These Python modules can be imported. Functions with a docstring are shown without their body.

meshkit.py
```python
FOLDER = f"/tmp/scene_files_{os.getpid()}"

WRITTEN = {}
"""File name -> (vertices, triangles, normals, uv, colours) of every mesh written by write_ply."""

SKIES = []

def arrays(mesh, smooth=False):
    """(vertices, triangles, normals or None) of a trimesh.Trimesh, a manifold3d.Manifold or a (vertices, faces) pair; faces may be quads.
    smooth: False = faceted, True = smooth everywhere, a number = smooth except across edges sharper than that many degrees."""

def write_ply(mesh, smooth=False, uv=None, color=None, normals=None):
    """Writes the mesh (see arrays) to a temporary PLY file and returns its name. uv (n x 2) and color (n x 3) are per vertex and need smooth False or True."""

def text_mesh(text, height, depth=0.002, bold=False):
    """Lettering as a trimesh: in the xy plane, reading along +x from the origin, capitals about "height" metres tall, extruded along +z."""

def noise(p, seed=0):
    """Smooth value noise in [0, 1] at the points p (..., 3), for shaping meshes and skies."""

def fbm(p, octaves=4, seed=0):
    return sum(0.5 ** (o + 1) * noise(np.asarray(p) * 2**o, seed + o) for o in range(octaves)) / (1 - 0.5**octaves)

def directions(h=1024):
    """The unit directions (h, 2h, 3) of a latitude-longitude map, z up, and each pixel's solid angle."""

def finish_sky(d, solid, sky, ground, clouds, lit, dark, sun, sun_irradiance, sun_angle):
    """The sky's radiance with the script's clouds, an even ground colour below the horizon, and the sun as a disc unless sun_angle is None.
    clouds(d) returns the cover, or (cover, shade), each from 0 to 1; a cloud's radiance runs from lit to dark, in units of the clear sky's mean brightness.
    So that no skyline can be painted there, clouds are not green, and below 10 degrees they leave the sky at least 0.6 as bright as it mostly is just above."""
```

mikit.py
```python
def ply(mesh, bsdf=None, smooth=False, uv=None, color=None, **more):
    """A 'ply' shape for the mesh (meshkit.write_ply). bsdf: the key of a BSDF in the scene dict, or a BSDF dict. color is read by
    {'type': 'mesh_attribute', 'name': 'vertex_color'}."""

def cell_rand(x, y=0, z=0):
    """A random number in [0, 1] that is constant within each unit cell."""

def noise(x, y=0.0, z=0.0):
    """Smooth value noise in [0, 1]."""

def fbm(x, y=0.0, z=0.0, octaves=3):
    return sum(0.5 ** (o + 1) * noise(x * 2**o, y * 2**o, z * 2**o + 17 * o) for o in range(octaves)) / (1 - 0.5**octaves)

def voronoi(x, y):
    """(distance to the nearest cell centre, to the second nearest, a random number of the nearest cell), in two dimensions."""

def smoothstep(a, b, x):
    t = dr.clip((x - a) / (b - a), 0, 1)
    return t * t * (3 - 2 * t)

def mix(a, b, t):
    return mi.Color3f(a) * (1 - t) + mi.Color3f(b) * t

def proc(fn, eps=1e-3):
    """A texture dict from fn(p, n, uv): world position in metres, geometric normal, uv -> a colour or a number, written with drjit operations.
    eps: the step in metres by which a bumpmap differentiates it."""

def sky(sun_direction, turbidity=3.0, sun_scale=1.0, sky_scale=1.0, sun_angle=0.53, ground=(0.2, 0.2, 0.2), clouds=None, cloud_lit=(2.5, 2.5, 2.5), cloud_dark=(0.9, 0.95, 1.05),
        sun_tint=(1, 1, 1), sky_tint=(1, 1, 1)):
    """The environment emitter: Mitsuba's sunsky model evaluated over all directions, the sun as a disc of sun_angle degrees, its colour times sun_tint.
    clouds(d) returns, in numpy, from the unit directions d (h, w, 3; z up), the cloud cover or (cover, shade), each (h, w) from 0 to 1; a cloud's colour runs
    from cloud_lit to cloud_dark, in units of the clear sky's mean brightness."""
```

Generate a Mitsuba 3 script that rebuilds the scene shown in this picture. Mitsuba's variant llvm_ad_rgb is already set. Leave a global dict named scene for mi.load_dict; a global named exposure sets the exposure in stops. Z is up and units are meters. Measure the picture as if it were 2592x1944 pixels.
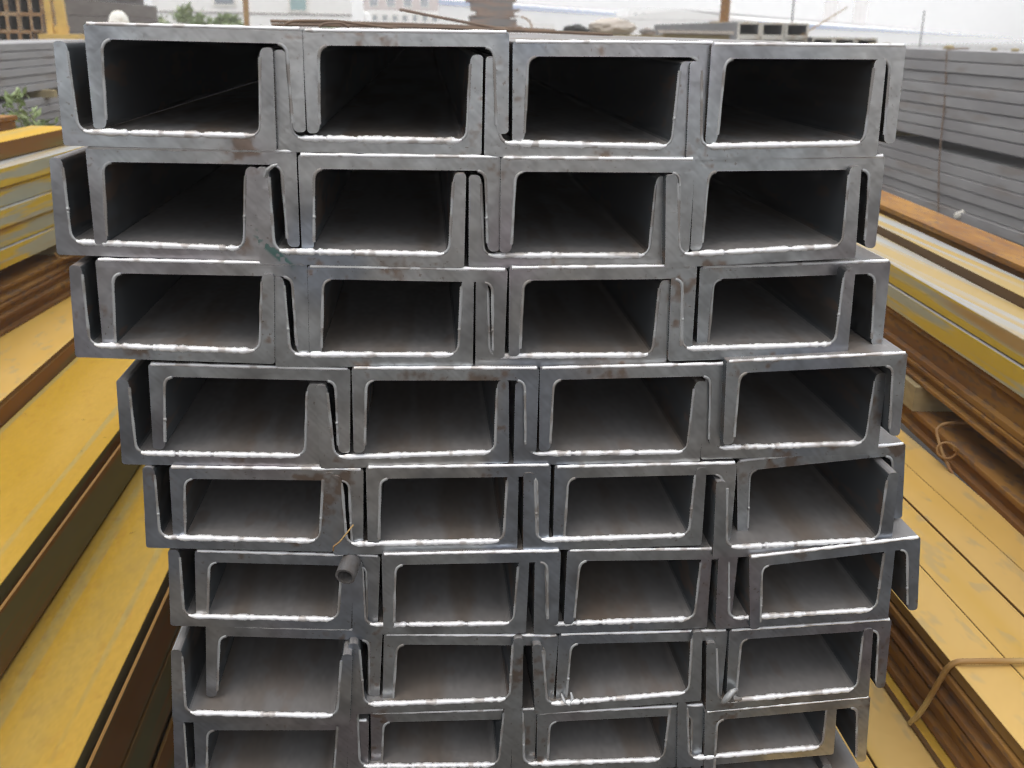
import math, random
import numpy as np, trimesh, drjit as dr, mitsuba as mi, mikit, meshkit
from shapely.geometry import Polygon, box as sbox
from mikit import noise, fbm, smoothstep, mix, cell_rand

# ---------------------------------------------------------------- camera, sky, exposure
T = mi.ScalarTransform4f
scene, labels = {'type': 'scene'}, {}
PITCH, YAW, ROLL, CAMZ = math.radians(18.522), math.radians(4.820), math.radians(1.050), 0.95
fwd = np.array([math.sin(YAW) * math.cos(PITCH), math.cos(YAW) * math.cos(PITCH), -math.sin(PITCH)])
rgt = np.array([math.cos(YAW), -math.sin(YAW), 0]); upv = np.cross(rgt, fwd)
upv = upv * math.cos(ROLL) - rgt * math.sin(ROLL)
eye = np.array([0, 0, CAMZ])
scene['camera'] = {'type': 'thinlens', 'fov': 51.87, 'fov_axis': 'x', 'aperture_radius': 0.0015, 'focus_distance': 0.88,
                   'near_clip': 0.02, 'far_clip': 3000.0,
                   'to_world': T().look_at(origin=eye.tolist(), target=(eye + fwd).tolist(), up=upv.tolist()),
                   'film': {'type': 'hdrfilm', 'width': 1024, 'height': 768, 'rfilter': {'type': 'gaussian'}},
                   'sampler': {'type': 'independent'}}
# overcast: a bright zenith that falls to about a third at the horizon
scene['sky'] = mikit.sky((-0.25, -0.35, 0.9), turbidity=6, sun_scale=0.12, sun_angle=30, clouds=lambda d: (1.0 + 0 * d[..., 2], 1.0 - np.clip(d[..., 2], 0, 1) ** 0.8),
                         cloud_lit=(2.94, 3.02, 3.12), cloud_dark=(1.30, 1.34, 1.40), ground=(0.16, 0.15, 0.135))
exposure = 2.35
rnd = random.Random(11)
nrs = np.random.default_rng(7)

# ---------------------------------------------------------------- humid air
scene['air'] = {'type': 'homogeneous', 'albedo': {'type': 'rgb', 'value': [0.96, 0.96, 0.96]}, 'sigma_t': 0.006}
scene['camera']['medium'] = {'type': 'ref', 'id': 'air'}
scene['haze'] = {'type': 'cube', 'to_world': T().translate([0, 1000, 9.0]).scale([1510, 1510, 10.5]), 'bsdf': {'type': 'null'}, 'interior': {'type': 'ref', 'id': 'air'}}
labels['haze'] = {'label': 'humid white haze over the steel yard', 'category': 'haze', 'kind': 'stuff'}

# ---------------------------------------------------------------- helpers
ORD = ['first', 'second', 'third', 'fourth', 'fifth', 'sixth', 'seventh', 'eighth', 'ninth', 'tenth', 'eleventh', 'twelfth', 'thirteenth', 'fourteenth', 'fifteenth', 'sixteenth', 'seventeenth', 'eighteenth', 'nineteenth', 'twentieth']
def key_for(name):
    k, i = name, 0
    while k in scene or k in labels or any(q.startswith(k + '__') for q in scene):
        i += 1; k = f'{name}_{i:03d}'
    return k
def tag(k, label=None, cat=None, group=None, kind=None):
    d = labels.setdefault(k, {})
    for a, b in (('label', label), ('category', cat), ('group', group), ('kind', kind)):
        if b: d[a] = b
    return k
def add(name, mesh, mat, tw=None, parent=None, smooth=30):
    k = key_for((parent + '__' if parent else '') + name)
    s = dict(mesh) if isinstance(mesh, dict) else mikit.ply(mesh, smooth=smooth)
    s['bsdf'] = {'type': 'ref', 'id': mat}
    if tw is not None: s['to_world'] = tw
    scene[k] = s
    return k
def ref(mesh, smooth=30): return mikit.ply(mesh, smooth=smooth)
def cat(ms): return trimesh.util.concatenate(ms)
def bx(x0, x1, y0, y1, z0, z1):
    m = trimesh.creation.box(extents=(x1 - x0, y1 - y0, z1 - z0)); m.apply_translation(((x0 + x1) / 2, (y0 + y1) / 2, (z0 + z1) / 2)); return m
def extr(poly, L):
    "polygon in x,z extruded along y from 0 to L"
    m = trimesh.creation.extrude_polygon(poly, L)
    m.apply_transform(trimesh.transformations.rotation_matrix(math.pi / 2, (1, 0, 0))); m.apply_translation((0, L, 0)); return m
def tube(pts, r, n=8, cap=True):
    pts = np.asarray(pts, float); r = np.broadcast_to(r, len(pts)).astype(float)
    tg = np.gradient(pts, axis=0); tg /= np.linalg.norm(tg, axis=1, keepdims=True) + 1e-12
    ref_ = np.array([0, 0, 1.0]) if abs(tg[0, 2]) < 0.9 else np.array([1.0, 0, 0])
    V, F = [], []
    for i, p in enumerate(pts):
        a = np.cross(tg[i], ref_); a /= np.linalg.norm(a) + 1e-12; b = np.cross(tg[i], a); ref_ = np.cross(a, tg[i])
        for k in range(n):
            t = 2 * math.pi * k / n; V.append(p + r[i] * (math.cos(t) * a + math.sin(t) * b))
    for i in range(len(pts) - 1):
        for k in range(n):
            q, w = i * n + k, i * n + (k + 1) % n; F += [[q, q + n, w], [w, q + n, w + n]]
    if cap:
        for s in (0, len(pts) - 1):
            c = len(V); V.append(pts[s])
            for k in range(n):
                q, w = s * n + k, s * n + (k + 1) % n; F.append([c, q, w] if s == 0 else [c, w, q])
    m = trimesh.Trimesh(np.array(V), np.array(F), process=False); m.fix_normals(); return m
def lathe(prof, n=24):
    return trimesh.creation.revolve(np.array(prof, float), sections=n)
def chan(w, b, t, tip, root, rc=0.0025, rf=0.007, q=4):
    "rolled channel opening upward, web bottom on z = 0, tapered flanges"
    h = w / 2
    p = Polygon([(-h, 0), (h, 0), (h, b), (h - tip, b), (h - root, t), (-h + root, t), (-h + tip, b), (-h, b)])
    p = p.buffer(rf, quad_segs=q).buffer(-rf, quad_segs=q)
    return p.buffer(-rc, quad_segs=q).buffer(rc, quad_segs=q)
def texrgb(fn, eps=1e-3): return mikit.proc(fn, eps)
def principled(fn, rough=0.6, metal=0.0, spec=0.5, bump=None, scale=0.001, eps=5e-4):
    b = {'type': 'principled', 'base_color': texrgb(fn) if callable(fn) else {'type': 'rgb', 'value': fn}, 'roughness': rough, 'metallic': metal, 'specular': spec}
    if bump is not None: b = {'type': 'bumpmap', 'scale': scale, 'arbitrary': mikit.proc(bump, eps), 'bsdf': b}
    return {'type': 'twosided', 'bsdf': b}

# ---------------------------------------------------------------- materials
def f_steel(p, n, uv):
    k = fbm(p.x * 24, p.z * 24, p.y * 9, 3)
    big = noise(p.x * 9 + 3, p.z * 11, 7.3)
    big2 = noise(p.x * 14 + 31, p.z * 10 + 4, 2.1)
    fine = fbm(p.x * 160, p.z * 160, 1.1, 3)
    saw = noise((p.x + p.z) * 420, (p.x - p.z) * 30, 1.7)
    cut = mix((0.50, 0.53, 0.555), (0.50, 0.495, 0.49), smoothstep(0.35, 0.7, big))
    cut = mix(cut, (0.32, 0.36, 0.43), smoothstep(0.5, 0.75, big2) * 0.8)
    cut = mix(cut, (0.38, 0.33, 0.37), smoothstep(0.5, 0.75, noise(p.x * 17 + 9, p.z * 15 + 40, 5.5)) * 0.7)
    cut = mix(cut, (0.24, 0.155, 0.105), smoothstep(0.60, 0.70, 0.72 * k + 0.28 * fine) * 0.75)
    cut = mix(cut, (0.2, 0.13, 0.09), smoothstep(0.70, 0.80, fbm(p.x * 420, p.z * 420, 4.4, 2)) * smoothstep(0.4, 0.65, k) * 0.6)
    cut = mix(cut, (0.19, 0.19, 0.2), smoothstep(0.5, 0.28, k) * 0.5) * (0.74 + 0.18 * saw + 0.36 * fine)
    # teal marker paint wiped across one seam
    tx, tz = p.x + 0.106, p.z - 0.803
    along, off = tx * 0.72 - tz * 0.69, tx * 0.69 + tz * 0.72
    teal = smoothstep(0.004, 0.0015, dr.abs(off + 0.003 * (k - 0.5))) * smoothstep(0.021, 0.012, dr.abs(along)) * smoothstep(0.35, 0.55, noise(p.x * 300, p.z * 300, 3))
    cut = mix(cut, (0.05, 0.22, 0.19), teal * 0.7)
    # mill scale on the rolled faces; dust lies on what faces up
    rust = smoothstep(0.45, 0.7, fbm(p.x * 40, p.y * 5, p.z * 40, 3))
    scale = mix((0.036, 0.041, 0.046), (0.034, 0.029, 0.025), rust)
    grit = fbm(p.x * 300, p.y * 120, p.z * 300, 2)
    dust = mix((0.18, 0.172, 0.17), (0.15, 0.128, 0.112), rust) * (0.88 + 0.24 * grit)
    dust = mix(dust, (0.15, 0.1, 0.07), smoothstep(0.6, 0.7, fbm(p.x * 60, p.y * 22, p.z * 60, 4)) * 0.3)
    scale = mix(scale, (0.075, 0.045, 0.03), smoothstep(0.58, 0.68, fbm(p.x * 50, p.y * 18, p.z * 50 + 9, 4)) * 0.7)
    return mix(mix(scale, dust, smoothstep(0.5, 0.9, n.z)), cut, dr.select(n.y < -0.8, 1.0, 0.0))
def h_steel(p, n, uv):
    return 0.4 * noise((p.x + p.z) * 500, (p.x - p.z) * 40, p.y * 20) + fbm(p.x * 200, p.y * 60, p.z * 200, 2)
# sawn ends are bare metal and mirror softly what they face; rolled faces carry dull mill scale
scene['steel_cut'] = principled(f_steel, 0.5, 0.15, 0.5, h_steel, 0.00012, 3e-4)
_b = scene['steel_cut']['bsdf']['bsdf']
_b['metallic'] = mikit.proc(lambda p, n, uv: dr.select(n.y < -0.8, 1.0, 0.05))
_b['roughness'] = mikit.proc(lambda p, n, uv: dr.select(n.y < -0.8, 0.25 + 0.16 * fbm(p.x * 70, p.z * 70, 2.0, 2), 0.6))
def f_burr(p, n, uv):
    return mix((0.82, 0.82, 0.83), (0.5, 0.47, 0.45), smoothstep(0.62, 0.78, fbm(p.x * 120, p.z * 120, 0, 2)))
scene['edge_metal'] = principled(lambda p, n, uv: mix((0.40, 0.405, 0.41), (0.26, 0.24, 0.225), smoothstep(0.42, 0.66, fbm(p.x * 90, p.z * 90, 0, 3))), 0.5, 0.6)
scene['burr_metal'] = principled(f_burr, 0.42, 0.3, 0.6)

def f_yellow(p, n, uv):
    # ochre dust over painted steel, greyed in long streaks along the bars, rusty on the flanks
    st = fbm(p.x * 55, p.y * 0.4, p.z * 5, 2)
    cl = fbm(p.x * 9, p.y * 2.2, p.z * 9, 4)
    sp = fbm(p.x * 90, p.y * 40, p.z * 90, 3)
    top = mix((0.42, 0.25, 0.024), (0.47, 0.29, 0.05), smoothstep(0.35, 0.7, cl))
    top = mix(top, (0.33, 0.26, 0.10), smoothstep(0.62, 0.72, st) * (0.3 + 0.8 * sp))
    top = mix(top, (0.34, 0.15, 0.025), smoothstep(0.58, 0.8, sp) * 0.2)
    top = mix(top, (0.33, 0.255, 0.09), smoothstep(0.5, 0.66, fbm(p.x * 12 + 7, p.y * 0.5, p.z * 3, 3)) * (0.15 + 0.3 * sp))
    top = top * (0.94 + 0.12 * noise(p.x * 350, p.y * 120, p.z * 350)) * (1.0 - 0.35 * smoothstep(0.965, 0.985, noise(p.x * 45 + p.y * 20, p.y * 28 - p.x * 30, 3.0)))
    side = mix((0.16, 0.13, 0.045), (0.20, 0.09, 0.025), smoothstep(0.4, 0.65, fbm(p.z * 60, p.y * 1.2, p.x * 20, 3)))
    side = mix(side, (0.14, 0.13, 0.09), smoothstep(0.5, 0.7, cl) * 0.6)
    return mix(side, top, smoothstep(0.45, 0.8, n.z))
def h_rough(p, n, uv): return fbm(p.x * 160, p.y * 60, p.z * 160, 3)
def f_dusty(p, n, uv):
    cl = fbm(p.x * 7, p.y * 2.0, p.z * 7, 4); sp = fbm(p.x * 80, p.y * 30, p.z * 80, 3)
    top = mix((0.54, 0.335, 0.082), (0.56, 0.37, 0.13), smoothstep(0.38, 0.65, cl))
    top = mix(top, (0.50, 0.31, 0.055), smoothstep(0.52, 0.75, fbm(p.x * 20, p.y * 0.7, p.z * 9 + 4, 3)) * 0.7)
    top = mix(top, (0.38, 0.30, 0.17), smoothstep(0.6, 0.75, sp) * 0.5)
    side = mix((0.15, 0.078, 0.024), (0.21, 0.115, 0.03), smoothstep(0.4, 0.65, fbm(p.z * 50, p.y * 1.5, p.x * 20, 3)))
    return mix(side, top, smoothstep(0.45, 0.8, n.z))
scene['dusty_steel'] = principled(f_dusty, 0.8, 0.0, 0.15, h_rough, 0.0004)
scene['yellow_steel'] = principled(f_yellow, 0.75, 0.0, 0.15, h_rough, 0.0004)
def f_pale(p, n, uv):
    c = fbm(p.x * 14, p.y * 1.5, p.z * 30, 3)
    s = fbm(p.x * 60, p.y * 0.8, p.z * 60, 3)
    a = mix((0.32, 0.22, 0.07), (0.27, 0.27, 0.255), smoothstep(0.42, 0.58, fbm(p.x * 45, p.y * 0.9, p.z * 9, 3)))
    side = mix((0.56, 0.38, 0.05), (0.37, 0.36, 0.26), smoothstep(0.42, 0.6, s))
    side = mix(side, (0.42, 0.21, 0.035), smoothstep(0.55, 0.75, c) * 0.8)
    return mix(side, a, smoothstep(0.45, 0.8, n.z))
def f_worndark(p, n, uv):
    t = f_pale(p, n, uv); d = mix((0.085, 0.052, 0.03), (0.13, 0.075, 0.03), fbm(p.z * 60, p.y * 2, p.x * 20, 3))
    return mix(d, t, smoothstep(0.45, 0.8, n.z))
scene['worn_dark_steel'] = principled(f_worndark, 0.6, 0.0, 0.3, h_rough, 0.0004)
def f_lip(p, n, uv):
    t = mix((0.27, 0.145, 0.035), (0.20, 0.10, 0.03), fbm(p.x * 60, p.y * 5, p.z * 60, 3)); d = mix((0.15, 0.135, 0.06), (0.23, 0.105, 0.03), smoothstep(0.4, 0.62, fbm(p.z * 55, p.y * 1.2, p.x * 20, 3)))
    return mix(d, t, smoothstep(0.45, 0.8, n.z))
scene['brown_lip_steel'] = principled(f_lip, 0.7, 0.0, 0.2, h_rough, 0.0004)
scene['worn_yellow_steel'] = principled(f_pale, 0.5, 0.0, 0.4, h_rough, 0.0004)
def f_rust(p, n, uv):
    c = fbm(p.x * 30, p.y * 6, p.z * 40, 4); s = fbm(p.x * 140, p.y * 60, p.z * 140, 2)
    a = mix((0.18, 0.08, 0.022), (0.26, 0.13, 0.03), smoothstep(0.35, 0.65, c))
    return mix(a, (0.11, 0.075, 0.055), smoothstep(0.5, 0.75, s) * 0.6)
scene['rusty_steel'] = principled(f_rust, 0.8, 0.0, 0.3, h_rough, 0.0008)
def f_grey(p, n, uv):
    c = fbm(p.x * 8, p.y * 3, p.z * 14, 4)
    a = mix((0.225, 0.218, 0.222), (0.265, 0.26, 0.262), smoothstep(0.35, 0.65, c))
    return mix(a, (0.21, 0.18, 0.16), smoothstep(0.55, 0.75, fbm(p.x * 3, p.y * 5, p.z * 25, 3)) * 0.6)
scene['grey_steel'] = principled(f_grey, 0.6, 0.0, 0.4, h_rough, 0.0006)
def f_rackrust(p, n, uv):
    c = fbm(p.x * 20, p.y * 4, p.z * 20, 3)
    a = mix((0.30, 0.17, 0.08), (0.38, 0.26, 0.15), smoothstep(0.35, 0.65, c))
    return mix((0.07, 0.085, 0.10), a, dr.select(n.y < -0.8, 1.0, 0.25))
scene['tube_rust'] = principled(f_rackrust, 0.8)
def f_paletube(p, n, uv):
    a = mix((0.50, 0.48, 0.43), (0.42, 0.36, 0.28), smoothstep(0.45, 0.7, fbm(p.x * 20, p.y * 4, p.z * 20, 3)))
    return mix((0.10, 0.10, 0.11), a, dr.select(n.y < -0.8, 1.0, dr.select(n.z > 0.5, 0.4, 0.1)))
scene['tube_pale'] = principled(f_paletube, 0.7)
scene['crane_yellow'] = principled(lambda p, n, uv: mix((0.55, 0.37, 0.10), (0.46, 0.30, 0.09), smoothstep(0.4, 0.7, fbm(p.x * 12, p.y * 12, p.z * 12, 3))), 0.55)
scene['timber'] = principled(lambda p, n, uv: mix((0.36, 0.30, 0.17), (0.22, 0.17, 0.10), fbm(p.x * 20, p.y * 60, p.z * 90, 3)), 0.85, 0, 0.2, h_rough, 0.001)
scene['wire_rust'] = principled(lambda p, n, uv: mix((0.26, 0.12, 0.05), (0.38, 0.26, 0.10), fbm(p.x * 40, p.y * 40, p.z * 40, 2)), 0.7)
scene['pipe_steel'] = principled(lambda p, n, uv: mix((0.13, 0.13, 0.135), (0.085, 0.07, 0.06), fbm(p.x * 200, p.y * 200, p.z * 200, 3)), 0.5, 0.3)
scene['wire_dark'] = principled(lambda p, n, uv: mix((0.12, 0.085, 0.065), (0.19, 0.12, 0.075), fbm(p.x * 40, p.y * 40, p.z * 40, 2)), 0.7)
scene['wire_ochre'] = principled(lambda p, n, uv: mix((0.30, 0.17, 0.055), (0.42, 0.30, 0.12), smoothstep(0.4, 0.6, noise(p.x * 14, p.y * 14, p.z * 14))), 0.55)
scene['dirt'] = principled(lambda p, n, uv: mix((0.085, 0.075, 0.064), (0.05, 0.046, 0.042), fbm(p.x * 1.5, p.y * 1.5, 0, 5)), 0.95, 0, 0.2, lambda p, n, uv: fbm(p.x * 25, p.y * 25, 0, 4), 0.01, 2e-3)
scene['white_wall'] = principled(lambda p, n, uv: mix((0.86, 0.855, 0.83), (0.83, 0.82, 0.80), fbm(p.x * 0.6, p.z * 2, p.y * 0.3, 4)), 0.9, 0, 0.2)
scene['white_paint'] = principled(lambda p, n, uv: mix((0.74, 0.72, 0.66), (0.55, 0.50, 0.42), smoothstep(0.5, 0.75, fbm(p.x * 40, p.y * 40, p.z * 40, 3))), 0.7)
scene['pink_wall'] = principled(lambda p, n, uv: mix((0.56, 0.44, 0.40), (0.50, 0.40, 0.37), fbm(p.x * 0.5, p.z * 1, 0, 4)), 0.9, 0, 0.2)
scene['pale_brick'] = principled(lambda p, n, uv: mix((0.62, 0.50, 0.44), (0.55, 0.44, 0.39), fbm(p.x * 0.4, p.z * 0.6, 0, 4)), 0.9, 0, 0.2)
scene['blue_trim'] = principled((0.16, 0.27, 0.55), 0.6)
scene['teal_glass'] = principled((0.22, 0.36, 0.36), 0.2)
scene['window_glass'] = principled((0.17, 0.20, 0.23), 0.15)
scene['black_rubber'] = principled((0.03, 0.03, 0.03), 0.7)
scene['sack_cloth'] = principled(lambda p, n, uv: mix((0.46, 0.41, 0.36), (0.38, 0.34, 0.30), fbm(p.x * 30, p.y * 30, p.z * 30, 3)), 0.95, 0, 0.1)
def leaf(a, b): return {'type': 'twosided', 'bsdf': {'type': 'principled', 'base_color': texrgb(lambda p, n, uv: mix(a, b, noise(p.x * 18, p.y * 18, p.z * 18))), 'roughness': 0.6}}
scene['leaf_green'] = leaf((0.16, 0.23, 0.09), (0.32, 0.36, 0.19))
scene['leaf_weed'] = leaf((0.17, 0.24, 0.09), (0.33, 0.37, 0.19))
scene['stem'] = principled((0.20, 0.20, 0.09), 0.8)

# ---------------------------------------------------------------- ground
g = trimesh.creation.box(extents=(3000, 3000, 0.5)); g.apply_translation((0, 1000, -0.25))
tag(add('ground', g, 'dirt'), 'bare dirt of the steel yard', 'ground', kind='structure')

# ---------------------------------------------------------------- the main stack of nested channels
W, B, TW, TIP, ROOT, LEN = 0.140, 0.0660, 0.0096, 0.0086, 0.0106, 6.0
_h = W / 2
prof = Polygon([(-_h, 0), (_h, 0), (_h, B - 0.0015), (_h - 0.0015, B), (_h - TIP + 0.003, B), (_h - TIP + 0.001, B - 0.0012), (_h - TIP, B - 0.0035), (_h - ROOT, TW), (-_h + ROOT, TW), (-_h + TIP, B - 0.0035), (-_h + TIP - 0.001, B - 0.0012), (-_h + TIP - 0.003, B), (-_h + 0.0015, B), (-_h, B - 0.0015)])
prof = prof.buffer(0.0075, quad_segs=6).buffer(-0.0075, quad_segs=6).buffer(-0.0022, quad_segs=4).buffer(0.0022, quad_segs=4)
chan_ply = ref(extr(prof, LEN), 25)
def inner_path(n=110, chop=0.0):
    h = W / 2; pts = []
    a = np.array([-h + TIP, B - 0.006]); b = np.array([-h + ROOT, TW]); r = 0.0075
    d = (a - b) / np.linalg.norm(a - b)
    pts += [a + (b + d * r - a) * t for t in np.linspace(0, 1, 16)]
    c0, c1 = b + d * r, b + np.array([r, 0])
    pts += [(1 - t) ** 2 * c0 + 2 * t * (1 - t) * b + t * t * c1 for t in np.linspace(0.15, 0.85, 5)]
    pts += [np.array([x, TW]) for x in np.linspace(c1[0], -c1[0], n)]
    right = [np.array([-q[0], q[1]]) for q in pts[:21]][::-1]
    return np.array(pts + right)
def burr_mesh(seed, up, part):
    "torn saw lip along the web ('burr') and the bevelled, scuffed edge of the flanges ('edge')"
    r = np.random.default_rng(seed)
    ip = inner_path(); n = len(ip)
    def wob(m, k): return np.interp(np.linspace(0, 1, m), np.linspace(0, 1, k), r.random(k))
    flat = np.abs(ip[:, 1] - TW) < 1e-4
    if part == 'burr':
        if up:
            w = ip[19:n - 19]; m = len(w); rad = 0.0018 + 0.0013 * wob(m, 45) * wob(m, 14) ** 0.5
            for _ in range(r.integers(0, 3)):
                c = r.integers(6, m - 6); rad[c - 1:c + 2] *= 0.6
            rad[:4] *= np.linspace(0.4, 1, 4); rad[-4:] *= np.linspace(1, 0.4, 4)
            return tube(np.c_[w[:, 0], -0.0008 + 0.0008 * wob(m, 50), w[:, 1] - 0.0002], rad, 8)
        xs = np.linspace(-W / 2 + 0.002, W / 2 - 0.002, 80)
        return tube(np.c_[xs, 0.0001 + 0.0006 * wob(80, 40), np.full(80, 0.0002)], 0.0010 + 0.0007 * wob(80, 25), 7)
    ms = []
    for sl in ((slice(0, 21),) if part == 'edge' else (slice(n - 21, n),)):
        w = ip[sl]; m = len(w)
        t = tube(np.c_[w[:, 0], np.zeros(m), w[:, 1]], 0.0008 + 0.0005 * wob(m, 7), 7)
        v = np.array(t.vertices); v[:, 1] *= 0.55; t.vertices = v; ms.append(t)
    for _ in range(r.integers(0, 3)):      # beads of slag on the flange edges
        q = -1 if part == 'edge' else 1; z = r.uniform(0.014, B - 0.008); x = q * (W / 2 - ROOT + (ROOT - TIP) * (z - TW) / (B - TW))
        e = trimesh.creation.icosphere(1, r.uniform(0.0009, 0.0016)); e.apply_translation((x, 0.0002, z)); ms.append(e)
    return trimesh.boolean.union(ms, engine='manifold') if all(q.is_volume for q in ms) else cat(ms[:1])
burr_ply = {(u, q): [ref(burr_mesh(100 + i + 50 * u, bool(u), q), 60) for i in range(7)] for u in (0, 1) for q in ('burr', 'edge', 'edge_right')}
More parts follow.
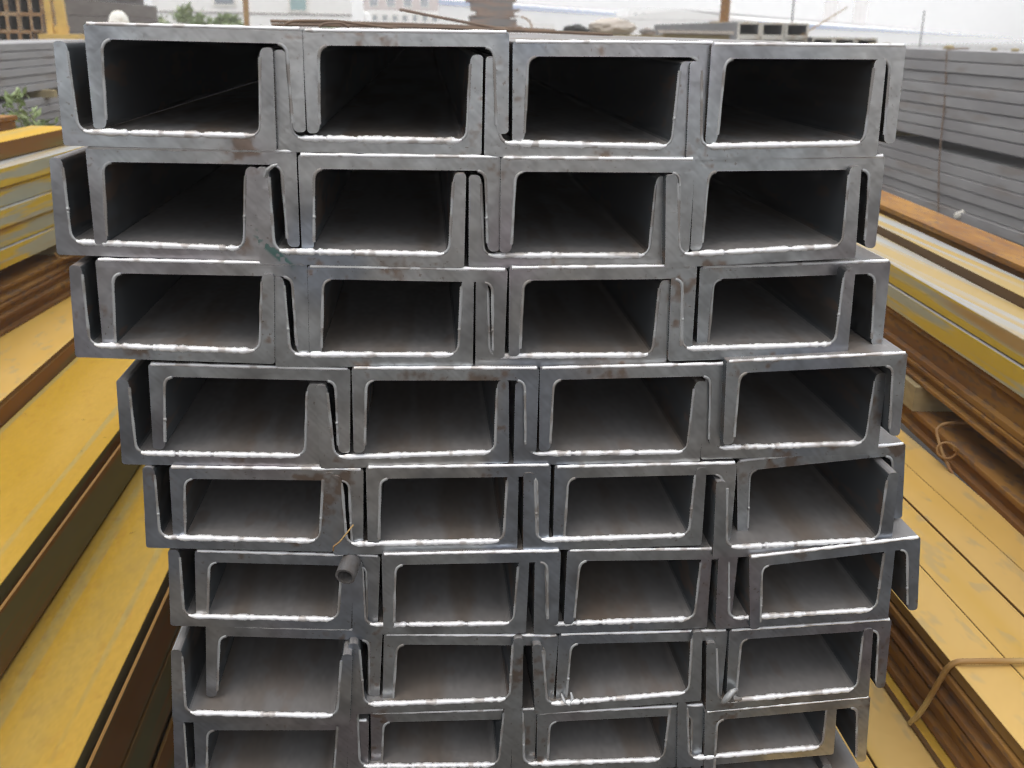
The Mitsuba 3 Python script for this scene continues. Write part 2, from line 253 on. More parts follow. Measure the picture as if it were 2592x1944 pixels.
TABLE = [
    # row 1
    ('D',0,0,-0.1490,0.7326,0.9481,-0.40,0.989), ('D',0,1,-0.0121,0.7343,0.9474,0.46,0.970), ('D',0,2,0.1276,0.7384,0.9428,0.63,0.986), ('D',0,3,0.2606,0.7333,0.9435,0.60,0.970),
    ('U',0,0,-0.1694,0.7310,0.8733,-0.85,0.991), ('U',0,1,-0.0309,0.7363,0.8704,-0.47,0.986), ('U',0,2,0.1102,0.7353,0.8684,-0.60,1.006), ('U',0,3,0.2488,0.7326,0.8699,1.63,0.977),
    # row 2
    ('D',1,0,-0.1573,0.7372,0.8695,-0.56,0.994), ('D',1,1,-0.0176,0.7358,0.8664,-0.17,0.987), ('D',1,2,0.1191,0.7321,0.8663,0.13,0.970), ('D',1,3,0.2561,0.7356,0.8681,1.06,0.978),
    ('U',1,0,-0.1859,0.7399,0.7969,-2.26,0.982), ('U',1,1,-0.0449,0.7313,0.7935,-1.09,1.016), ('U',1,2,0.1001,0.7398,0.7901,0.03,1.006), ('U',1,3,0.2396,0.7298,0.7961,3.13,0.997),
    # row 3
    ('D',2,0,-0.1556,0.7347,0.7931,-1.17,1.030), ('D',2,1,-0.0130,0.7331,0.7892,-1.14,1.004), ('D',2,2,0.1262,0.7329,0.7900,0.63,0.970), ('D',2,3,0.2719,0.7470,0.7892,1.91,1.030),
    ('U',2,0,-0.1785,0.7315,0.7249,-2.58,0.988), ('U',2,1,-0.0382,0.7335,0.7186,-0.42,1.015), ('U',2,2,0.1059,0.7367,0.7161,-0.05,1.016), ('U',2,3,0.2456,0.7332,0.7232,1.55,0.975),
    # row 4
    ('D',3,0,-0.1277,0.7362,0.7161,-1.99,1.024), ('D',3,1,0.0133,0.7301,0.7157,-0.44,0.972), ('D',3,2,0.1513,0.7321,0.7157,0.96,0.991), ('D',3,3,0.2871,0.7230,0.7244,2.42,0.978),
    ('U',3,0,-0.1533,0.7375,0.6409,-1.91,1.030), ('U',3,1,-0.0098,0.7342,0.6400,1.18,1.010), ('U',3,2,0.1361,0.7345,0.6392,-0.11,1.027), ('U',3,3,0.2785,0.7351,0.6429,1.17,1.000),
    # row 5
    ('D',4,0,-0.1199,0.7349,0.6370,-1.70,1.017), ('D',4,1,0.0229,0.7319,0.6376,-0.12,0.995), ('D',4,2,0.1659,0.7317,0.6365,0.55,1.008), ('D',4,3,0.3110,0.7530,0.6362,5.40,0.976),
    ('U',4,0,-0.1433,0.7341,0.5729,-2.84,1.001), ('U',4,1,-0.0027,0.7338,0.5670,0.03,1.014), ('U',4,2,0.1431,0.7309,0.5693,0.77,1.007), ('U',4,3,0.2944,0.7270,0.5630,2.10,1.030),
    # row 6
    ('D',5,0,-0.1083,0.7385,0.5641,-3.16,1.007), ('D',5,1,0.0328,0.7290,0.5664,-0.10,0.989), ('D',5,2,0.1758,0.7317,0.5644,-0.62,0.977), ('D',5,3,0.3188,0.7230,0.5677,6.02,0.986),
    ('U',5,0,-0.1320,0.7371,0.5028,-3.21,0.999), ('U',5,1,0.0078,0.7358,0.4936,-1.19,0.987), ('U',5,2,0.1540,0.7351,0.4921,0.60,1.011), ('U',5,3,0.3020,0.7290,0.4982,2.36,1.027),
    # row 7
    ('D',6,0,-0.1067,0.7410,0.4970,-3.70,0.989), ('D',6,1,0.0336,0.7379,0.4880,-2.26,1.004), ('D',6,2,0.1737,0.7372,0.4865,-0.29,0.999), ('D',6,3,0.3116,0.7340,0.4912,2.61,0.973),
    ('U',6,0,-0.1343,0.7230,0.4239,-3.69,0.993), ('U',6,1,0.0054,0.7315,0.4241,0.26,0.994), ('U',6,2,0.1550,0.7317,0.4217,3.34,0.993), ('U',6,3,0.2992,0.7325,0.4189,3.88,0.998),
    # row 8
    ('D',7,0,-0.1211,0.7393,0.4119,-2.30,1.007), ('D',7,1,0.0195,0.7423,0.4134,-0.64,0.984), ('D',7,2,0.1590,0.7375,0.4135,1.07,1.011), ('D',7,3,0.2998,0.7332,0.4157,3.79,1.015),
    ('U',7,0,-0.1409,0.7367,0.3528,-3.50,0.999), ('U',7,1,-0.0015,0.7369,0.3581,-1.78,0.976), ('U',7,2,0.1382,0.7375,0.3553,-0.13,1.009), ('U',7,3,0.2779,0.7348,0.3606,3.42,0.979),
]
COLS = ['leftmost', 'second from left', 'third from left', 'rightmost']
ROWS = ['top row', 'second row from the top', 'third row from the top', 'fourth row from the top', 'fifth row from the top', 'sixth row from the top', 'seventh row from the top', 'eighth row from the top', 'lowest row']
LOOK = {('U', 1, 0): 'steel channel with teal paint at its lower right, leftmost open side up in second row',
        ('D', 2, 0): 'steel channel with teal paint on its top, leftmost open side down in third row',
        ('U', 6, 0): 'dark steel channel jutting forward, leftmost open side up in seventh row from the top',
        ('U', 6, 3): 'dark steel channel with torn scrap in its corner, rightmost in seventh row from the top',
        ('D', 5, 3): 'steel channel whose flat top juts out right, rightmost open side down in sixth row'}
chan_key = {}
rows9 = []
for k, i, j, x, y, z, t, s in TABLE:
    if i == 7:      # the row below the frame, under the eighth
        rows9.append((k, 8, j, x + (0.006 if j < 3 else 0.004), y + (-0.012 if (k, j) == ('D', 3) else 0.003), z - 0.0775, t * 0.8, s))
n_ = 0
for k, i, j, x, y, z, t, s in TABLE + rows9:
    z += 0.0016 if k == 'D' else -0.0012
    tw = T().translate([x, y, z]).rotate([0, 1, 0], -t + (180 if k == 'D' else 0)).scale([s, 1, 1])
    c = add('steel_channel', chan_ply, 'steel_cut', tw)
    for q in ('burr', 'edge', 'edge_right'): add(q[:4], burr_ply[int(k == 'U'), q][(n_ * 5 + i) % 7], q[:4] + '_metal', tw, c)
    look = LOOK.get((k, i, j)) or f"steel channel, open side {'up' if k == 'U' else 'down'}, {COLS[j]} in the {ROWS[i]}"
    tag(c, look, 'steel channel', 'nested steel channels of the middle stack')
    chan_key[(k, i, j)] = (c, tw); n_ += 1
# torn scraps left by the saw
def scrap(pts, r): return tube(pts, r, 7)
c, tw = chan_key[('U', 6, 3)]
m = cat([scrap([(-0.057, -0.004, 0.010), (-0.054, -0.007, 0.017), (-0.049, -0.006, 0.022), (-0.045, -0.003, 0.021), (-0.044, 0, 0.018)], [.0018, .003, .0025, .0018, .001]),
         scrap([(-0.050, -0.001, 0.0095), (-0.047, -0.005, 0.015), (-0.043, -0.004, 0.012), (-0.040, -0.001, 0.010)], [.002, .0032, .002, .001])])
tag(add('torn_scrap', m, 'edge_metal', tw, c, 50), 'torn curl of metal left by the saw')
c, tw = chan_key[('D', 6, 2)]
m = scrap([(0.066, -0.002, 0.055), (0.064, -0.006, 0.060), (0.060, -0.007, 0.0625), (0.057, -0.005, 0.058), (0.058, -0.002, 0.054)], [.001, .0018, .002, .0016, .001])
tag(add('torn_scrap', m, 'edge_metal', tw, c, 50), 'small curl of metal on the flange tip')
c, tw = chan_key[('U', 1, 1)]
m = scrap([(-0.064, -0.001, 0.060), (-0.062, -0.003, 0.065), (-0.058, -0.004, 0.068), (-0.055, -0.003, 0.069)], [.0012, .0016, .0013, .0007])
tag(add('torn_scrap', m, 'edge_metal', tw, c, 50), 'bent sliver of metal over the flange tip')
# short pipe stub and a wire end caught in the seam of the fifth and sixth rows
a, b = np.array([-0.0600, 0.738, 0.5590]), np.array([-0.0642, 0.7215, 0.5535])
ax = (b - a) / np.linalg.norm(b - a); L = np.linalg.norm(b - a)
pp = lathe([(0.0058, 0), (0.0076, 0), (0.0077, L * 0.5), (0.0078, L), (0.0060, L), (0.0058, 0)], 28)
pp.apply_transform(trimesh.geometry.align_vectors((0, 0, 1), ax)); pp.apply_translation(a)
tag(add('pipe_stub', pp, 'pipe_steel', smooth=40), 'short grey pipe stub wedged in the seam below the fifth row', 'pipe')
w = tube([(-0.073, 0.729, 0.572), (-0.072, 0.722, 0.579), (-0.067, 0.720, 0.584), (-0.061, 0.722, 0.591), (-0.057, 0.728, 0.594)], 0.0006, 6)
tag(add('wire_end', w, 'wire_rust'), 'thin tan wire end poking out above the pipe stub', 'wire')
# timber that carries the stack
for i, (y0, z0) in enumerate(((0.95, 0.0), (3.6, 0.0), (6.2, 0.0), (0.95, 0.13), (3.6, 0.13), (6.2, 0.13))):
    m = bx(-0.2, 0.33, y0 + 0.2, y0 + 0.32, z0, z0 + 0.127)
    tag(add('timber_bearer', m, 'timber'), 'squared timber under the middle stack of channels', 'timber', 'timbers under the middle stack')

# ---------------------------------------------------------------- neighbouring bundles
_pc = {}
def bar_ply(w, b, t, tip, root, L, mat):
    q = (w, b, t, tip, root, L)
    q = q + (mat == 'rusty_steel',)
    if q not in _pc and mat == 'rusty_steel': _pc[q] = ref(extr(beam_poly(w, b), L), 25)
    if q not in _pc and b < 0.02: _pc[q] = ref(extr(sbox(-w / 2, 0, w / 2, b).buffer(-0.0015).buffer(0.0015, quad_segs=3), L), 25)
    if q not in _pc: _pc[q] = ref(extr(chan(w, b, t, tip, root, min(0.0025, tip * 0.3), min(0.006, b / 6), 3), L), 25)
    return _pc[q]
def beam_poly(w, b):
    "rolled beam on its side: thin flange edges stand proud of a shallow web"
    f, d, h = min(0.009, b * 0.22), 0.007, w / 2
    p = Polygon([(-h, 0), (h, 0), (h, f), (h - d, f + 0.003), (h - d, b - f - 0.003), (h, b - f), (h, b), (-h, b), (-h, b - f), (-h + d, b - f - 0.003), (-h + d, f + 0.003), (-h, f)])
    return p.buffer(-0.0012).buffer(0.0012, quad_segs=3)
def bar(name, mat, x0, x1, ztop, b, y0, y1, yaw=0, yref=0, up=False, label=None, catg='steel channel', group=None, tilt=0):
    "a channel from x0 to x1 (measured at the depth yref) with its upper side at ztop"
    w = x1 - x0; t = min(0.008, b * 0.2); tp = 0.0045 if up else 0.007
    p = bar_ply(round(w, 4), b, t, min(tp, w * 0.12), min(0.011, w * 0.18), round(y1 - y0, 2), mat)
    xc = (x0 + x1) / 2
    tw = T().translate([xc, yref, ztop - (b if up else 0)]).rotate([0, 0, 1], -yaw).translate([0, y0 - yref, 0]).rotate([0, 1, 0], tilt + (0 if up else 180))
    return tag(add(name, p, mat, tw), label, catg, group)
Z = CAMZ
GA = 'yellow channels of the lower left bundle'
A_ = [  # x0, x1, z, up
    (-0.687, -0.497, -0.620, 0, 'wide yellow channel, upper step of the lower left bundle, nearest its bright edge'),
    (-0.672, -0.482, -0.629, 1, 'upturned channel showing only a tan flange tip under the upper yellow step'),
    (-0.882, -0.691, -0.583, 0, 'pale yellow channel raised beside the brown groove, left of the upper yellow step'),
    (-0.870, -0.690, -0.592, 1, 'upturned channel under the pale raised yellow one on the left'),
    (-0.545, -0.355, -0.705, 0, 'wide yellow channel with a grey streak, lower step of the lower left bundle'),
    (-0.534, -0.344, -0.713, 1, 'upturned channel with a tan tip just below the lower yellow step'),
    (-0.740, -0.549, -0.705, 0, 'channel hidden under the upper yellow step'),
    (-0.545, -0.357, -0.788, 0, 'channel one row below the lower yellow step'),
    (-0.534, -0.343, -0.789, 1, 'upturned channel with the second dark tan tip below the lower yellow step'),
    (-0.740, -0.549, -0.788, 0, 'channel deep in the lower left bundle'),
    (-0.545, -0.353, -0.868, 0, 'bottom channel of the lower left bundle'),
    (-0.530, -0.338, -0.869, 1, 'upturned bottom channel with the lowest tan tip on the left'),
]
for x0, x1, z, up, lab in A_:
    y0 = 0.62 + rnd.uniform(-0.02, 0.03)
    bar('yellow_channel', 'dusty_steel' if z == -0.583 else 'brown_lip_steel' if up else 'yellow_steel', x0, x1, Z + z, 0.071, y0, y0 + 6.0, 0, 0, bool(up), lab, 'steel channel', GA)
# upper left bundle, turned a little towards the camera
YB, RB = 5.0, 2.1
for k, (zt, b, xo) in enumerate(((-0.492, 0.029, 0.0), (-0.5225, 0.029, 0.005), (-0.553, 0.029, 0.001))):
    bar('rusty_channel', 'rusty_steel', -0.985 + xo, -0.825 + xo, Z + zt, b, 1.2, 7.2, YB, RB, False,
        ['uppermost', 'middle', 'lowest'][k] + ' of the three rusty brown beams under the striped bundle on the left', 'steel beam', 'rusty beams on the left')
for k, yy in enumerate((2.43, 3.9, 5.6)):
    m = bx(-0.17, 0.022, -0.045, 0.045, 0, 0.034)
    tw = T().translate([-0.82 + (yy - RB) * math.tan(math.radians(YB)), yy, Z - 0.4905]).rotate([0, 0, 1], -YB)
    tag(add('timber_block', m, 'timber', tw), ('pale timber block poking out between the striped and the rusty channels on the left' if k == 0 else 'timber spacer hidden deep in the left bundle'), 'timber', 'timber spacers on the left')
for k in range(5):
    zt = -0.268 - 0.0376 * k; xo = [0.0, -0.006, 0.003, -0.004, 0.002][k]
    bar('striped_channel', 'worn_yellow_steel', -0.985 + xo, -0.820 + xo, Z + zt, 0.0366, 1.2, 7.2, YB, RB, False,
        f'{ORD[k]} channel from the top of the striped yellow and grey bundle at the left edge', 'steel channel', 'striped channels on the left')
bar('yellow_channel', 'yellow_steel', -0.975, -0.872, Z - 0.231, 0.0355, 0.9, 2.63, YB, RB, False, 'short bright yellow channel lying on top of the striped left bundle', 'steel channel')
bar('rusty_channel', 'rusty_steel', -1.075, -0.978, Z - 0.203, 0.064, 0.9, 2.58, YB, RB, False, 'short brown channel lying behind the bright yellow one on the left', 'steel channel')

# right side: four narrow yellow channels edge to edge
GP = 'yellow channels laid flush on the right'
xe = [0.4925, 0.5495, 0.6095, 0.6605, 0.7135]
for k in range(4):
    bar('yellow_channel', 'dusty_steel', xe[k] + 0.0009, xe[k + 1] - 0.0009, Z - 0.560 - 0.0012 * (k % 2), 0.0125, 0.60 + 0.015 * k, 6.5, 0.2, 1.0, False,
        f"{['nearest', 'second', 'third', 'farthest'][k]} of the four flush yellow channels right of the stack, counted from the stack", 'steel channel', GP)
for q, (zt, b, nm) in enumerate(((-0.5745, 0.031, 'upper'), (-0.6095, 0.039, 'lower'))):
    for k in range(3):
        bar('rusty_beam', 'rusty_steel', 0.4905 + 0.002 * q + 0.074 * k, 0.5635 + 0.002 * q + 0.074 * k, Z + zt, b, 0.63, 6.5, 0.2, 1.0, False,
            f'{nm} brown beam right below the flush yellow channels, seen on its flank' if k == 0 else f'brown beam hidden in the {nm} layer below the flush yellow channels', 'steel beam', 'brown beams on the right' if k == 0 else f'hidden brown beams, {nm} layer')
bar('rusty_channel', 'yellow_steel', 0.484, 0.64, Z - 0.6505, 0.009, 0.63, 6.5, 0.2, 1.0, False, 'thin flat steel with a pale edge above the lowest yellow channels on the right', 'steel flat')
for k, (a, b) in enumerate(((0.4255, 0.530), (0.318, 0.4235))):
    bar('yellow_channel', 'dusty_steel', a, b, Z - 0.661, 0.055, 0.63, 6.5, 0.1, 1.0, False,
        ['lowest yellow channel on the right, beside the brown flank', 'lowest yellow channel on the right, nearest the foot of the stack'][k], 'steel channel', 'lowest yellow channels on the right')
for k in range(5):
    bar('rusty_channel', 'rusty_steel', 0.33 + 0.085 * k, 0.41 + 0.085 * k, Z - 0.7175, 0.07, 0.66, 6.5, 0.1, 1.0, False, 'channel under the lowest yellow channels on the right', 'steel channel', 'hidden channels low on the right')
for k, yy in enumerate((0.9, 3.3, 5.6)):
    tag(add('timber_bearer', bx(0.3, 0.8, yy, yy + 0.1, 0, 0.16), 'timber'), 'timber under the right hand bundle', 'timber', 'timbers under the right bundle')
    tag(add('timber_bearer', bx(-0.9, -0.33, yy, yy + 0.1, 0, 0.009), 'timber'), 'board under the left hand bundle', 'timber', 'boards under the left bundle')
# right upper bundle
YR, RR = 3.0, 1.25
def rbar(name, mat, x0, x1, zt, b, lab, grp=None, y0=0.55, L=6.0):
    return bar(name, mat, x0, x1, Z + zt, b, y0, y0 + L, YR, RR, False, lab, 'steel channel', grp)
rbar('rusty_channel', 'rusty_steel', 0.716, 0.86, -0.528, 0.034, 'rough brown channel lying along the outer edge of the flush yellow ones')
for k, yy in enumerate((1.47, 2.9, 4.6)):
    m = bx(-0.005, 0.2, -0.045, 0.045, 0, 0.0375); tw = T().translate([0.716 + (yy - RR) * math.tan(math.radians(YR)), yy, Z - 0.5275]).rotate([0, 0, 1], -YR)
    tag(add('timber_block', m, 'timber', tw), 'pale timber block between the brown channels on the right' if k == 0 else 'timber spacer hidden deep in the right bundle', 'timber', 'timber spacers on the right')
rbar('rusty_channel', 'rusty_steel', 0.720, 0.86, -0.4635, 0.025, 'lower of the two rusty channels above the timber block on the right', 'rusty channels on the right')
rbar('rusty_channel', 'rusty_steel', 0.7225, 0.86, -0.4085, 0.054, 'upper of the two rusty channels above the timber block on the right', 'rusty channels on the right')
rbar('worn_channel', 'worn_yellow_steel', 0.7175, 0.86, -0.373, 0.0345, 'yellow and grey channel under the olive one in the right bundle')
rbar('yellow_channel', 'worn_yellow_steel', 0.720, 0.795, -0.341, 0.0308, 'olive yellow channel with a bright front edge on top of the right bundle')
rbar('worn_channel', 'worn_dark_steel', 0.797, 0.851, -0.327, 0.045, 'pale worn channel in the middle of the top of the right bundle')
rbar('orange_channel', 'rusty_steel', 0.853, 0.93, -0.311, 0.06, 'orange brown channel at the back of the right bundle, against the grey bars')

# grey bundles farther out on both sides
def grey(name, x, zts, y0, y1, yaw, sgn, side, h, wd=0.34):
    for k, zt in enumerate(zts):
        xo = rnd.uniform(-0.007, 0.007)
        m = sbox(-wd / 2, -h, wd / 2, 0).buffer(-0.0015).buffer(0.0015, quad_segs=2)
        tw = T().translate([x + sgn * wd / 2 + xo, 4.0, Z + zt]).rotate([0, 0, 1], -yaw + rnd.uniform(-0.12, 0.12)).translate([0, y0 - 4.0 + rnd.uniform(-.05, .05), 0])
        q = ('g', wd, h, y1 - y0)
        if q not in _pc: _pc[q] = ref(extr(m, y1 - y0), 25)
        tag(add(name, _pc[q], 'grey_steel', tw), f'{ORD[k]} dark grey bar from the top of the grey pile, {side}', 'steel bar', f'grey steel bars piled at the {side} edge')
Es = [-0.040 - 0.0425 * k for k in range(8)] + [-0.421 - 0.0405 * k for k in range(10)]
grey('grey_bar', 2.02, Es[:8], 1.6, 8.2, 0.5, 1, 'right', 0.0385)
grey('grey_bar', 2.03, Es[8:], 1.5, 8.2, 0.5, 1, 'lower right', 0.0368)
Cs = [-0.085 - 0.034 * k for k in range(6)]; C2 = [-0.318 - 0.034 * k for k in range(8)]
grey('grey_bar', -1.72, Cs, 2.2, 6.3, 0.3, -1, 'left', 0.0305)
grey('grey_bar', -1.70, C2, 2.2, 6.6, 0.3, -1, 'lower left', 0.0305)
for x0, x1, ys, zz, side in ((2.0, 2.36, (2.2, 4.3, 7.0), (0.0, 0.12, 0.2265), 'right'), (-2.1, -1.68, (2.6, 4.5, 6.0), (0.0, 0.16, 0.3625), 'left')):
    for yy in ys:
        tag(add('timber_bearer', bx(x0, x1, yy, yy + 0.1, 0, (Z - 0.421 - 0.0405 * 9 - 0.0375) if side == 'right' else Z - 0.318 - 0.034 * 7 - 0.0312), 'timber'), f'timber under the grey bars at the {side} edge', 'timber', f'timbers under the grey bars, {side}')
for yy in (2.3, 4.75, 6.9):
    tag(add('timber_block', bx(2.0, 2.36, yy, yy + 0.07, Z - 0.4205, Z - 0.3765), 'timber'), 'timber spacer in the dark gap of the grey pile, right', 'timber', 'timber spacers in the right grey pile')
for yy in (2.8, 5.02):
    tag(add('timber_block', bx(-2.05, -1.66, yy, yy + 0.06, Z - 0.3175, Z - 0.2860), 'timber'), 'pale timber block end in the dark gap of the grey pile, left', 'timber', 'timber spacers in the left grey pile')

# ---------------------------------------------------------------- tie wires and small things
def wire(name, pts, r, mat, lab, catg='wire', n=7):
    pts = np.array(pts, float); t = np.linspace(0, 1, len(pts)); tt = np.linspace(0, 1, len(pts) * 6)
    from scipy.interpolate import PchipInterpolator
    return tag(add(name, tube(PchipInterpolator(t, pts)(tt), r, n), mat, smooth=60), lab, catg)
wire('tie_wire', [(0.95, 0.845, Z - 0.552), (0.80, 0.83, Z - 0.549), (0.68, 0.823, Z - 0.5545), (0.56, 0.819, Z - 0.5555), (0.515, 0.819, Z - 0.5545), (0.498, 0.821, Z - 0.5555), (0.4895, 0.825, Z - 0.564), (0.4875, 0.836, Z - 0.592), (0.4865, 0.852, Z - 0.630), (0.4835, 0.866, Z - 0.657)], 0.0029, 'wire_ochre', 'thick ochre tie wire bent over the edge of the flush yellow channels', n=10)
def twist(c, s, seed):
    r = np.random.default_rng(seed); th = np.linspace(0, 2.3 * math.pi, 26)
    return [(c[0] + s * (math.cos(t) * 0.9 + 0.1 * r.random()), c[1] + s * 0.4 * math.sin(t * 0.7), c[2] + s * (math.sin(t) * 0.8)) for t in th]
xr = lambda y: 0.716 + (y - RR) * math.tan(math.radians(YR))
wire('tie_wire', [(0.712, 1.27, Z - 0.562), (0.708, 1.30, Z - 0.540), (0.712, 1.33, Z - 0.520), (0.735, 1.335, Z - 0.512), (0.80, 1.33, Z - 0.512)], 0.0022, 'wire_rust', 'rusty tie wire looped over the rough brown channel on the right')
wire('tie_wire', twist((0.706, 1.285, Z - 0.534), 0.013, 3), 0.0017, 'wire_rust', 'twisted knot of rusty wire on the rough brown channel on the right')
xb = lambda y: -0.82 + (y - RB) * math.tan(math.radians(YB))
wire('tie_wire', [(xb(2.36) + 0.012 + 0.021 * math.cos(t), 2.36 + 0.006 * t, Z - 0.536 + 0.018 * math.sin(t)) for t in np.linspace(0.5, 6.2, 14)], 0.0026, 'wire_ochre', 'ochre ring of wire hanging on the rusty channels at the left')
wire('tie_wire', [(xb(2.33) + 0.004, 2.30, Z - 0.468), (xb(2.33) + 0.010, 2.33, Z - 0.486), (xb(2.38) + 0.008, 2.39, Z - 0.494), (xb(2.5) + 0.012, 2.47, Z - 0.512)], 0.0018, 'wire_rust', 'dark rusty wire end below the timber block on the left')
for k, yy in enumerate((4.13, 5.6)):
    pts = [(2.10, yy, Z - 0.033), (2.022, yy, Z - 0.038)] + [(2.0125 + 0.004 * math.sin(q * 3), yy - 0.05 * q, Z - 0.04 - 0.26 * q) for q in np.linspace(0.05, 2.6, 12)]
    wire('strap_wire', pts, 0.003, 'wire_dark', ['dark tie wire down the front of the right grey pile', 'tie wire far back on the right grey pile'][k])
chip = lathe([(0, 0), (0.009, 0.006), (0.013, 0.04), (0.011, 0.10), (0.004, 0.125), (0, 0.127)], 10); chip.apply_scale((1.3, 0.8, 1.15))
chip.apply_transform(trimesh.transformations.euler_matrix(0.25, math.radians(74), 0.3)); chip.apply_translation((2.0, 3.86, Z - 0.640))
m = chip
tag(add('wood_chip', m, 'white_paint'), 'pale chip of wood lying on the front of the right grey pile', 'wood chip')
for k in range(7):
    s = rnd.uniform(0.008, 0.018); m = trimesh.creation.icosphere(2, s); v = m.vertices * [1.5, 1.2, 0.8]
    m.vertices = v * (0.75 + 0.5 * meshkit.fbm(v * 60 + k * 9)[:, None]); m.apply_translation((2.06 + rnd.uniform(0, 0.2), 3.7 + 0.24 * k + rnd.uniform(-.05, .05), Z - 0.040 + s * 0.5))
    tag(add('rubble_lump', m, 'timber'), f'small lump of rubble on the right grey pile, {ORD[k]} counted away from the camera', 'rubble', 'rubble on top of the right grey pile')

# ---------------------------------------------------------------- plants
def leaves(pts, size, r, up=0.3):
    V, F = [], []
    for p in pts:
        d = r.normal(size=3); d[2] = abs(d[2]) * 0.6 + up * r.random(); d /= np.linalg.norm(d); s = size * r.uniform(0.6, 1.3)
        a = np.cross(d, r.normal(size=3)); a /= np.linalg.norm(a) + 1e-9; nn = np.cross(d, a)
        i = len(V); V += [p, p + d * s * 0.5 + a * s * 0.22 + nn * s * 0.05, p + d * s, p + d * s * 0.5 - a * s * 0.22 + nn * s * 0.05]; F += [[i, i + 1, i + 2], [i, i + 2, i + 3]]
    return trimesh.Trimesh(np.array(V), np.array(F), process=False)
def weed(x, y, z0, h, n, lab, r, grp=None, mat='leaf_weed', sp=0.1, lf=0.036, nl=70):
    k = key_for('weed_plant'); st, pts = [], []
    for _ in range(n):
        a = r.uniform(0, 6.28); top = np.array([x + sp * math.cos(a) * r.random(), y + sp * math.sin(a) * r.random(), z0 + h * r.uniform(0.7, 1.0)])
        base = np.array([x + 0.02 * math.cos(a), y + 0.02 * math.sin(a), z0]); mid = (base + top) / 2 + r.normal(size=3) * 0.02
        P = np.array([(1 - t) ** 2 * base + 2 * t * (1 - t) * mid + t * t * top for t in np.linspace(0, 1, 8)])
        st.append(tube(P, np.linspace(0.004, 0.0015, 8), 5))
        for t in r.uniform(0.35, 1, nl):
            pts.append((1 - t) ** 2 * base + 2 * t * (1 - t) * mid + t * t * top + r.normal(size=3) * 0.012)
    tag(k, lab, 'plant', grp)
    scene[k + '__stem'] = {**ref(cat(st)), 'bsdf': {'type': 'ref', 'id': 'stem'}}
    scene[k + '__leaves'] = {**ref(leaves(pts, lf, r), False), 'bsdf': {'type': 'ref', 'id': mat}}
r_ = np.random.default_rng(21)
weed(-1.27, 3.6, 0, 0.765, 7, 'tallest green weed in front of the grey pile at the left edge', r_, nl=110)
weed(-1.40, 3.75, 0, 0.66, 5, 'low green weed left of the tallest one in front of the grey pile', r_)
weed(-1.16, 3.45, 0, 0.70, 4, 'small weed right of the tallest one in front of the grey pile', r_)
def bush(x, y, h, rad, lab, r, n=2600, lf=0.09):
    k = key_for('bush'); pts, st = [], []
    for c in range(16):
        a = r.uniform(0, 6.28); q = rad * math.sqrt(r.random()); cx, cy, cz = x + q * math.cos(a), y + q * math.sin(a), h * r.uniform(0.25, 0.88); rr = rad * r.uniform(0.2, 0.38)
        d = r.normal(size=(n // 16, 3)); d /= np.linalg.norm(d, axis=1, keepdims=True); pts += list(np.array([cx, cy, cz]) + d * rr * r.random((n // 16, 1)) ** 0.4)
        st.append(tube([(x + 0.05 * math.cos(a), y + 0.05 * math.sin(a), 0), ((x + cx) / 2, (y + cy) / 2, cz * 0.55), (cx, cy, cz)], [0.02, 0.013, 0.005], 5))
    tag(k, lab, 'bush', 'bushes behind the stack')
    scene[k + '__stem'] = {**ref(cat(st)), 'bsdf': {'type': 'ref', 'id': 'stem'}}
    scene[k + '__leaves'] = {**ref(leaves([p for p in pts if p[2] > 0], lf, r), False), 'bsdf': {'type': 'ref', 'id': 'leaf_green'}}
bush(-3.22, 14.0, 1.22, 0.42, 'pale green bush behind the stack, just right of the yellow crane leg', r_)
bush(-2.72, 14.4, 1.10, 0.36, 'pale green bush left of the thin rusty post', r_)
bush(-3.55, 14.9, 1.34, 0.42, 'bush at the right end of the crosswise beams', r_)
bush(-1.32, 16.0, 1.08, 0.34, 'small yellowish bush right of the thin rusty post', r_, 1500)
bush(-2.15, 15.2, 0.98, 0.32, 'low bush right beside the foot of the thin rusty post', r_, 1500)

# ---------------------------------------------------------------- yard behind
def sqtube(w, h, t, L): return sbox(-w / 2, 0, w / 2, h).buffer(-0.004).buffer(0.004, quad_segs=2).difference(sbox(-w / 2 + t, t, w / 2 - t, h - t))
def tubes(name, mat, x0, y, z0, nx, nz, w, h, t, L, lab, grp, yaw=0, skip=()):
    p = ref(extr(sqtube(w, h, t, L), L), 25)
    for j in range(nz):
        for i in range(nx):
            if (i, j) in skip: continue
            tw = T().translate([x0, y, z0]).rotate([0, 0, 1], -yaw).translate([(i + 0.5) * (w + 0.003), rnd.uniform(-0.02, 0.02), j * (h + 0.002)])
            tag(add(name, p, mat, tw), lab.format(c=ORD[i], r=ORD[nz - 1 - j]), 'box section', grp)
tubes('rusty_box_section', 'tube_rust', -3.14, 8.0, 0.425, 7, 6, 0.078, 0.114, 0.010, 3.0, 'rusty box section, {c} from left, {r} row from top, rack at the upper left', 'rusty box sections at the upper left')
for yy in (8.4, 10.2): tag(add('timber_bearer', bx(-3.2, -2.5, yy, yy + 0.12, 0, 0.424), 'timber'), 'timber under the rusty box sections', 'timber', 'timbers under the rusty box sections')
tubes('pale_box_section', 'tube_pale', 2.29, 8.0, 0.834, 3, 2, 0.172, 0.105, 0.016, 4.0, 'pale box section, {c} from left, {r} row from top, pile beside the rusty pole', 'pale box sections of the taller pile', 3)
tubes('pale_box_section', 'tube_pale', 2.86, 8.0, 0.857, 3, 1, 0.160, 0.092, 0.015, 4.0, 'pale box section, {c} from left, lower pile next to the right grey bars', 'pale box sections of the lower pile', 3)
